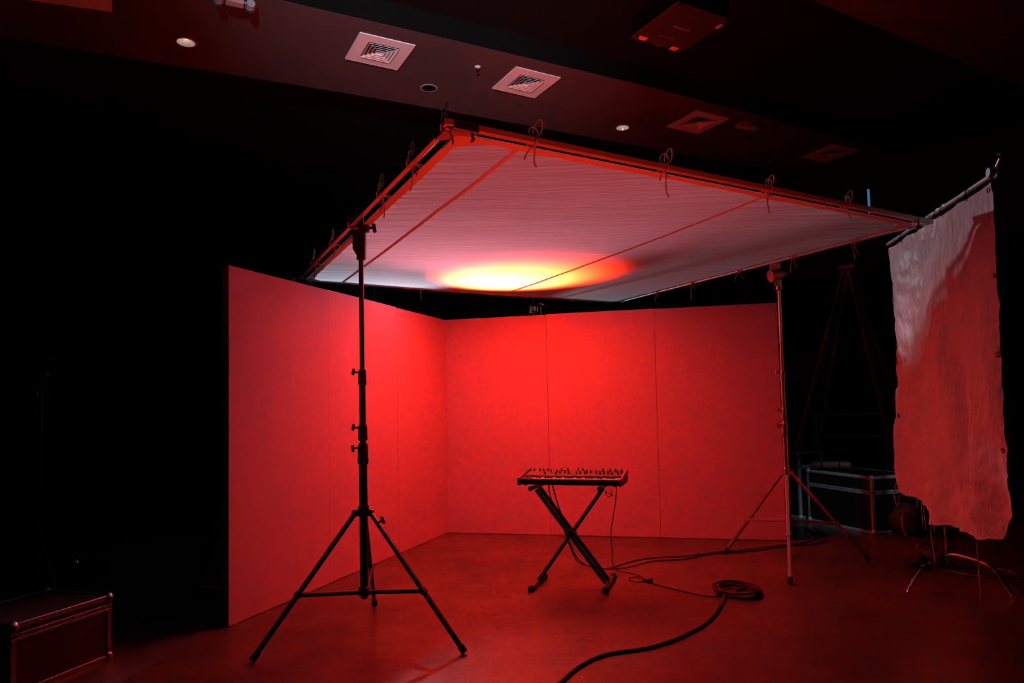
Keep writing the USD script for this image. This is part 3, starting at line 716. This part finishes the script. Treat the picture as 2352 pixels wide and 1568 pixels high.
dr.part('cloth', trimesh.Trimesh(P.reshape(-1, 3), np.vstack([f[:, [0, 1, 2]], f[:, [0, 2, 3]]]), process=False), 'muslin_fabric', smooth=True)
Pg = lambda s, t: P[int(round(s * (NS - 1))), int(round(t * (NT - 1)))]
dr.part('hem', pipe(P[:, -1], .006, 6), 'muslin_fabric', smooth=True)
for s, t in ((.985, .02), (.012, .02), (.01, .22), (.012, .48), (.014, .7), (.99, .28), (.99, .52), (.985, .8)):
    q = Pg(s, t) + mn * .004
    dr.part('grommet', pipe([q + md * .013 * math.cos(a) + Z * .013 * math.sin(a) for a in np.linspace(0, 2 * np.pi, 16, endpoint=False)], .004, 6, closed=True), 'dull_steel')
for s in (.81, .60, .545, .40, .18):
    q = mp(s, 2.79, .012)
    dr.part('clip', [pipe(spline([mp(s, 2.84, -.012), mp(s, 2.815, .014), mp(s, 2.77, .022), mp(s, 2.75, .02)], 12), .004, 6), rod(mp(s, 2.76, .028), mp(s, 2.745, .03), .009)], 'chrome')
for s, L in ((.0, .12), (.13, .22), (.20, .20), (.30, .14), (.42, .34), (.78, .45)):
    q = Pg(s, 1.0); w = rng.uniform(-.03, .03)
    dr.part('tie_string', pipe(spline([q + Z * .02, q - Z * L * .4 + md * w, q - Z * L * .8 - md * w * .7, q - Z * L + md * w * .3], 14), .0035, 6), 'tie_cord', smooth=True)
q = Pg(0, .97)
dr.part('tie_string', pipe(spline([q, q - md * .05 - Z * .03, q - md * .075 - Z * .10, q - md * .05 - Z * .17, q - md * .0 - Z * .19], 16), .004, 6), 'tie_cord', smooth=True)
single('rope_coil', pipe(spline([V(3.53, 5.55, .008), V(3.70, 5.62, .008), V(3.95, 5.60, .008), V(3.98, 5.82, .008), V(3.70, 5.92, .008), V(3.56, 5.78, .01), V(3.72, 5.52, .018), V(4.02, 5.5, .012)], 60), .006, 6), 'leather', 'loose loop of cord on the floor behind the muslin', 'cord', (3.75, 5.7, 0), smooth=True)


# ------------------------------------------------------------------ flight cases
def flight_case(name, label, o, X, size, lid, handles=True, metal='tube_metal'):
    """A road case: o front bottom corner, X along its front, size (width, depth, height), lid split height."""
    X = np.asarray(X, float) / np.linalg.norm(X); Y = V(-X[1], X[0], 0); w, d, h = size; o = V(*o)
    P_ = lambda x, y, z: o + X * x + Y * y + Z * z
    t = Thing(name, label, 'flight case', tuple(P_(w / 2, d / 2, 0)), 'black flight cases in the dark')
    t.part('body', cbox(P_(w / 2, d / 2, lid / 2 - .003 + .005), (w - .008, d - .008, lid - .016), X, Y, .004), 'case_black', smooth=False)
    t.part('lid', cbox(P_(w / 2, d / 2, (lid + h) / 2 + .003), (w - .008, d - .008, h - lid - .012), X, Y, .004), 'case_black', smooth=False)
    e = .028
    for x in (0, w):
        for y in (0, d):
            for z0, z1 in ((.01, lid - .006), (lid + .006, h - .01)):
                sx, sy_ = (1 if x == 0 else -1), (1 if y == 0 else -1)
                t.part('edge_angle', [cbox(P_(x + sx * e / 2, y, (z0 + z1) / 2), (e, .004, z1 - z0), X, Y, .001), cbox(P_(x, y + sy_ * e / 2, (z0 + z1) / 2), (.004, e, z1 - z0), X, Y, .001)], metal, smooth=False)
    for z, zz in ((0.002, 1), (h, -1), (lid - .012, 0), (lid + .012, 0)):
        for y in (0, d):
            t.part('edge_angle', [cbox(P_(w / 2, y, z + zz * e / 2), (w - .02, .004, e if zz else .018), X, Y, .001)] + ([cbox(P_(w / 2, y + (e / 2 if y == 0 else -e / 2), z), (w - .02, e, .004), X, Y, .001)] if zz else []), metal, smooth=False)
        for x in (0, w):
            t.part('edge_angle', [cbox(P_(x, d / 2, z + zz * e / 2), (.004, d - .02, e if zz else .018), X, Y, .001)] + ([cbox(P_(x + (e / 2 if x == 0 else -e / 2), d / 2, z), (e, d - .02, .004), X, Y, .001)] if zz else []), metal, smooth=False)
    for x in (0, w):
        for y in (0, d):
            for z in (0.02, h - .016):
                t.part('ball_corner', trimesh.creation.icosphere(2, .032).apply_translation(P_(x + (.014 if x == 0 else -.014), y + (.014 if y == 0 else -.014), z)), metal, smooth=True)
    n = max(4, int(w / .09))
    t.part('rivets', [trimesh.creation.icosphere(1, .0045).apply_translation(P_(w * (q + .5) / n, -.003, z)) for q in range(n) for z in (lid - .012, lid + .012, h - .014)], 'chrome', smooth=True, kind='stuff')
    if handles:
        for x in (w * .2, w * .8):
            la = t.part('latch', [cbox(P_(x, -.004, lid), (.09, .008, .085), X, Y, .004)], metal, smooth=False)
            t.part('latch_key', cbox(P_(x, -.011, lid - .01), (.045, .008, .018), X, Y, .003), 'chrome', smooth=False, under=la)
    return t


o, q = V(3.474, 8.329, 0), V(3.772, 7.412, 0)
flight_case('flight_case', 'black flight case with silver edges standing between the right stand and the muslin', o, q - o, (.964, .62, .60), .43, handles=False)
flight_case('flight_case', 'tall black flight case half hidden behind the right stand', (3.30, 8.82, 0), V(.31, -.95, 0), (.40, .36, .80), .62, handles=False)
flight_case('flight_case', 'black flight case in the dark behind the ladder', (4.32, 9.98, 0), V(.75, -.2, 0), (.92, .42, 1.22), .9, handles=False)
o, q = V(-2.585, 3.62, 0), V(-2.398, 4.187, 0)
lc = flight_case('flight_case', 'low black flight case with worn metal edges in the near left corner', o, q - o, (.597, .52, .372), .30, handles=False, metal='dull_steel')
# leather-strapped roll lying on the right case
rl = Thing('rolled_bag', 'rolled reddish bag lying on top of the flight case', 'bag', (3.65, 8.05, .602))
c0, c1 = V(3.51, 8.28, .655), V(3.86, 8.02, .665)
rl.part('roll', lathe([(.001, 0), (.036, 0), (.046, .02), (.05, .1), (.045, .2), (.05, .32), (.046, .41), (.03, .435), (.001, .44)], c0, c1 - c0, 18), 'leather', smooth=True)
for k in (.25, .7):
    cc = c0 + (c1 - c0) * k; rl.part('strap', rod(cc, cc + (c1 - c0) * .06, .054, 18), 'canvas_dark')


def lump(c, size, seed, amp=.18):
    g = trimesh.creation.icosphere(4, 1.0); v = g.vertices.copy()
    v = v * (1 + amp * (meshkit.fbm(v * 1.7 + 5, 3, seed) - .5) * 2)[:, None]
    v *= np.array(size); v[:, 2] = np.maximum(v[:, 2], -size[2] * .82); v += np.array(c); v[:, 2] -= v[:, 2].min(); g.vertices = v
    return g


bg = Thing('duffel_bag', 'slumped dark brown bag on the floor beside the flight case', 'bag', (4.02, 7.25, 0))
bg.part('bag_body', lump((4.13, 7.42, 0), (.17, .20, .17), 3), 'canvas_dark', smooth=True)
bg.part('carry_strap', pipe(spline([(4.05, 7.28, .24), (3.96, 7.2, .20), (3.94, 7.16, .10), (3.98, 7.15, .014), (4.08, 7.14, .014)], 20), .012, 6), 'leather', smooth=True)
sbg = Thing('sandbag', 'black sandbag slung over the back of the C-stand\'s base', 'sandbag', (3.50, 6.2, 0))
sbg.part('bag_body', [lump((3.38, 6.0, 0), (.08, .12, .075), 7), lump((3.58, 6.05, 0), (.08, .12, .07), 8)], 'canvas_dark', smooth=True)
sbg.part('handle', pipe(spline([(3.40, 6.0, .11), (3.44, 6.0, .19), (3.52, 6.03, .19), (3.56, 6.05, .11)], 16), .009, 6), 'leather', smooth=True)

# ------------------------------------------------------------------ step ladder
ld = Thing('step_ladder', 'tall red-brown step ladder standing open in the dark behind the flight case', 'ladder', (4.5, 9.28, 0))
tn, tf = V(4.41, 9.10, 3.13), V(4.59, 9.38, 3.13)
feet = ((V(3.436, 9.10, 0), tn), (V(4.06, 9.67, 0), tf), (V(4.95, 8.905, 0), tn + V(.06, 0, 0)), (V(5.61, 9.44, 0), tf + V(.06, 0, 0)))
for fo, tp in feet:
    r_ = ld.part('rail', bar(fo + Z * .01, tp, .075, .03, V(.5, -.8, 0), .004), 'ladder_fibreglass', smooth=20)
for k in range(1, 10):
    a = feet[0][0] + (feet[0][1] - feet[0][0]) * k / 10; b = feet[1][0] + (feet[1][1] - feet[1][0]) * k / 10
    ld.part('step', bar(a + Z * .01, b + Z * .01, .08, .022, Z, .003), 'ladder_step', smooth=20)
for k in (2, 4, 6, 8):
    a = feet[2][0] + (feet[2][1] - feet[2][0]) * k / 10; b = feet[3][0] + (feet[3][1] - feet[3][0]) * k / 10
    ld.part('crossbar', bar(a, b, .03, .02, Z, .003), 'ladder_step', smooth=20)
ld.part('top_cap', cbox((tn + tf) / 2 + V(.03, 0, .03), (.40, .20, .05), tf - tn, V(1, 0, 0), .01), 'ladder_fibreglass', smooth=20)

# ------------------------------------------------------------------ stand and trolley in the dark at the left
lt = Thing('lighting_stand', 'dark lighting stand with a small lamp head, alone in the shadows at far left', 'stand', (-4.10, 6.0, 0)); q0 = V(-4.10, 6.0, 0)
lt.part('column', rod(q0 + Z * .15, q0 + Z * 1.62, .016), 'black_metal')
for f in (V(.35, -.25, 0), V(-.4, -.1, 0), V(.05, .42, 0)):
    lt.part('leg', bar(q0 + Z * .62, q0 + f + Z * .012, .018, .018, np.cross(Z, f), .003), 'black_metal')
lt.part('collar', collar(q0 + Z * 1.62, .022, .05), 'dull_steel')
lt.part('side_rod', rod(q0 + V(.05, 0, .72), q0 + V(.05, 0, 1.66), .005), 'dull_steel')
hd = lt.part('lamp_head', [cbox(q0 + V(.13, -.02, 1.88), (.12, .14, .09), (1, 0, -.35), (0, 1, 0), .012)], 'black_metal')
lt.part('cooling_fin', [cbox(q0 + V(.13 + .022 * k, -.02, 1.925 - .008 * k), (.006, .13, .02), (1, 0, -.35), (0, 1, 0), .001) for k in (-2, -1, 0, 1, 2)], 'dull_steel', smooth=False, under=hd)
lt.part('yoke', [rod(q0 + V(.08, -.03, 1.70), q0 + V(.12, -.03, 1.84), .010), rod(q0 + V(.0, 0, 1.63), q0 + V(.09, -.03, 1.71), .010), lathe([(.004, 0), (.026, 0), (.028, .01), (.012, .02), (.001, .02)], q0 + V(.14, -.09, 1.78), V(.3, -1, .2), 16)], 'dull_steel')
tr = Thing('hand_truck', 'dark tubular hand truck behind the low flight case at far left', 'trolley', (-3.87, 6.1, 0))
tr.part('handle_frame', pipe(spline([(-4.09, 6.05, .01), (-4.09, 6.02, .10), (-4.06, 6.0, .19), (-3.98, 6.0, .205), (-3.80, 6.0, .205), (-3.74, 6.0, .19), (-3.71, 6.02, .10), (-3.71, 6.05, .01)], 40), .011, 8), 'chrome')
tr.part('deck', cbox(V(-3.9, 6.25, .075), (.46, .5, .02), ch=.004), 'black_metal')
for x in (-4.08, -3.72):
    tr.part('wheel', rod(V(x - .015, 6.40, .05), V(x + .015, 6.40, .05), .05, 18), 'rubber')


# ------------------------------------------------------------------ ceiling fittings
def vent(c, ang, label):
    a = math.radians(ang); X, Y = V(math.cos(a), math.sin(a), 0), V(-math.sin(a), math.cos(a), 0); c = V(*c, CEIL)
    t = Thing('air_vent', label, 'air vent', tuple(c), group='air vents along the ceiling strip')
    Q = lambda x, y, z: c + X * x + Y * y + Z * z
    h, w = .292, .165

    def ringbox(r0, r1, z0, z1):
        g = []
        for k in range(4):
            R_ = [(r0, -r0), (r0, r0), (r1, r1), (r1, -r1)]
            rot = lambda p: [(p[0], p[1]), (-p[1], p[0]), (-p[0], -p[1]), (p[1], -p[0])][k]
            pt = [rot(p) for p in R_]
            g.append(hull([Q(*pt[i], (z0 if i in (0, 1) else z1) + dz) for i in range(4) for dz in (0, .004)]))
        return g
    t.part('frame', ringbox(w, h, -.012, -.012) + [cbox(Q(s * h, 0, -.007), (.006, 2 * h, .012), X, Y, .001) for s in (-1, 1)] + [cbox(Q(0, s * h, -.007), (2 * h, .006, .012), X, Y, .001) for s in (-1, 1)], 'white_metal', smooth=False)
    t.part('duct', cbox(Q(0, 0, -.001), (2 * w, 2 * w, .002), X, Y, .0005), 'duct_black', smooth=False)
    for k in range(4):
        r0 = w - .006 - .036 * k
        t.part('louvre', ringbox(r0 - .030, r0, -.003, -.022), 'white_metal', smooth=False)
    t.part('centre_plate', cbox(Q(0, 0, -.006), (.05, .05, .006), X, Y, .002), 'white_metal', smooth=False)
    return t


vent((-1.3305, 7.182), 28, 'square white ceiling air vent, leftmost and largest in view')
vent((.232, 7.965), 29, 'square white ceiling air vent above the frame\'s near corner, second from left')
vent((2.5795, 9.229), 29, 'dim square ceiling air vent right of centre, third from left')
vent((4.954, 10.54), 29, 'barely visible square ceiling air vent in the dark on the right')


def downlight(c, label, lit):
    c = V(*c, CEIL); t = Thing('downlight', label, 'downlight', tuple(c), 'recessed downlights along the ceiling strip')
    ring = 'grey_metal'
    t.part('trim_ring', lathe([(.086, -.001), (.086, -.006), (.098, -.006), (.102, -.002), (.102, .0)], c, Z, 32), ring)
    t.part('reflector', lathe([(.086, -.004), (.078, .03), (.066, .08), (.045, .11), (.001, .11)], c, Z, 32)
           if True else None, 'reflector' if lit else 'duct_black', smooth=True)
    t.part('bulb', trimesh.creation.icosphere(2, .018).apply_translation(c + Z * .078), 'bulb_glow' if lit else 'chrome', smooth=True)


for c, lab, on in (((-3.255, 6.916), 'glowing recessed downlight at the left end of the ceiling strip', 1), ((-.914, 8.054), 'unlit recessed downlight with a red-rimmed ring, between the first two vents', 0), ((1.585, 9.368), 'glowing recessed downlight right of the second vent, above the silk', 1), ((4.23, 10.788), 'unlit recessed downlight in the dark left of the last vent', 0)):
    downlight(c, lab, on)


def twin_light(c, label, ang):
    a = math.radians(ang); X, Y = V(math.cos(a), math.sin(a), 0), V(-math.sin(a), math.cos(a), 0); c = V(*c, CEIL)
    t = Thing('twin_ceiling_light', label, 'ceiling light', tuple(c), 'twin-headed ceiling lights')
    t.part('housing', cbox(c - Z * .045, (.16, .10, .09), X, Y, .01), 'grey_metal', smooth=20)
    for s in (-1, 1):
        q = c + X * s * .135 - Z * .07
        hd_ = t.part('lamp_head', [rod(q - Y * .05, q + Y * .035, .038, 18), rod(c + X * s * .075 - Z * .05, q, .012)], 'grey_metal')
        t.part('cooling_fin', [rod(q + Y * (.035 + .014 * k) - Y * .02, q + Y * (.041 + .014 * k) - Y * .02, .044, 18) for k in range(4)], 'dull_steel', under=hd_)


twin_light((-2.44, 6.12), 'white twin-headed light on the ceiling at the top edge of the photo', 25)
twin_light((3.234, 9.255), 'dim twin-headed light on the ceiling beside the third vent', 25)
spk = Thing('sprinkler', 'small round sprinkler head on the ceiling between the first two vents', 'sprinkler', (-.312, 7.558, CEIL))
spk.part('escutcheon', lathe([(.034, -.001), (.034, -.004), (.02, -.014), (.001, -.014)], V(-.312, 7.558, CEIL), Z, 20), 'white_metal')
spk.part('nozzle', [rod(V(-.312, 7.558, CEIL - .012), V(-.312, 7.558, CEIL - .045), .009), rod(V(-.312, 7.558, CEIL - .045), V(-.312, 7.558, CEIL - .049), .02, 16)], 'chrome')
ap = V(-4.30, 6.02, CEIL)
single('access_panel', hull([V(x, y, z) for x, y in ((-5.118, 5.845), (-4.069, 6.143), (-3.671, 6.334), (-3.505, 6.029), (-4.6, 5.5)) for z in (CEIL - .012, CEIL - .001)]), 'white_metal', 'flat reddish panel on the ceiling in the top left corner', 'ceiling panel', tuple(ap), smooth=False)

# projector hanging in the dark recess
pa = math.radians(28.5); PX, PY = V(math.cos(pa), math.sin(pa), 0), V(-math.sin(pa), math.cos(pa), 0); pc_ = V(1.443, 5.58, 4.5)
pj = Thing('projector', 'dark ceiling projector hung underside-down at the top right, with orange stickers', 'projector', tuple(pc_))
Qp = lambda x, y, z: pc_ + PX * x + PY * y + Z * z
pj.part('body', cbox(Qp(0, 0, .095), (.555, .585, .17), PX, PY, .02), 'duct_black', smooth=20)
pj.part('bottom_cover', cbox(Qp(0, 0, .010), (.565, .595, .02), PX, PY, .012), 'projector_body', smooth=20)
pj.part('lens', rod(Qp(.05, .29, .09), Qp(.05, .36, .09), .06, 24), 'black_metal')
pj.part('ceiling_mount', [rod(Qp(0, 0, .18), Qp(0, 0, .94), .025), cbox(Qp(0, 0, .19), (.25, .25, .02), PX, PY, .004)], 'black_metal')
txt = meshkit.text_mesh('Panasonic', .026, .0012, bold=True); txt.apply_translation((-txt.bounds.mean(0)[0], -.013, 0))
pj.part('lettering', place(txt, Qp(.01, -.01, 0), PX, -PY), 'projector_print', smooth=False)
pj.part('small_print', [cbox(Qp(-.085 + .016 * k, .155, -.0004), (.011, .006, .0012), PX, PY, .0002) for k in range(11)], 'projector_print', smooth=False)
for x, y, w, h, mt in ((-.19, .255, .085, .05, 'orange_sticker'), (.17, .27, .075, .055, 'orange_sticker'), (.26, -.17, .04, .065, 'pale_sticker')):
    pj.part('sticker', cbox(Qp(x, y, -.0006), (w, h, .0014), PX, PY, .0002), mt, smooth=False, label='orange sticker' if mt[0] == 'o' else 'pale sticker')
for x in (-.24, .24):
    for y in (-.26, .26):
        pj.part('foot', rod(Qp(x, y, .004), Qp(x, y, -.012), .014, 14), 'black_plastic')
ms = V(1.251, 6.407, 5.43)
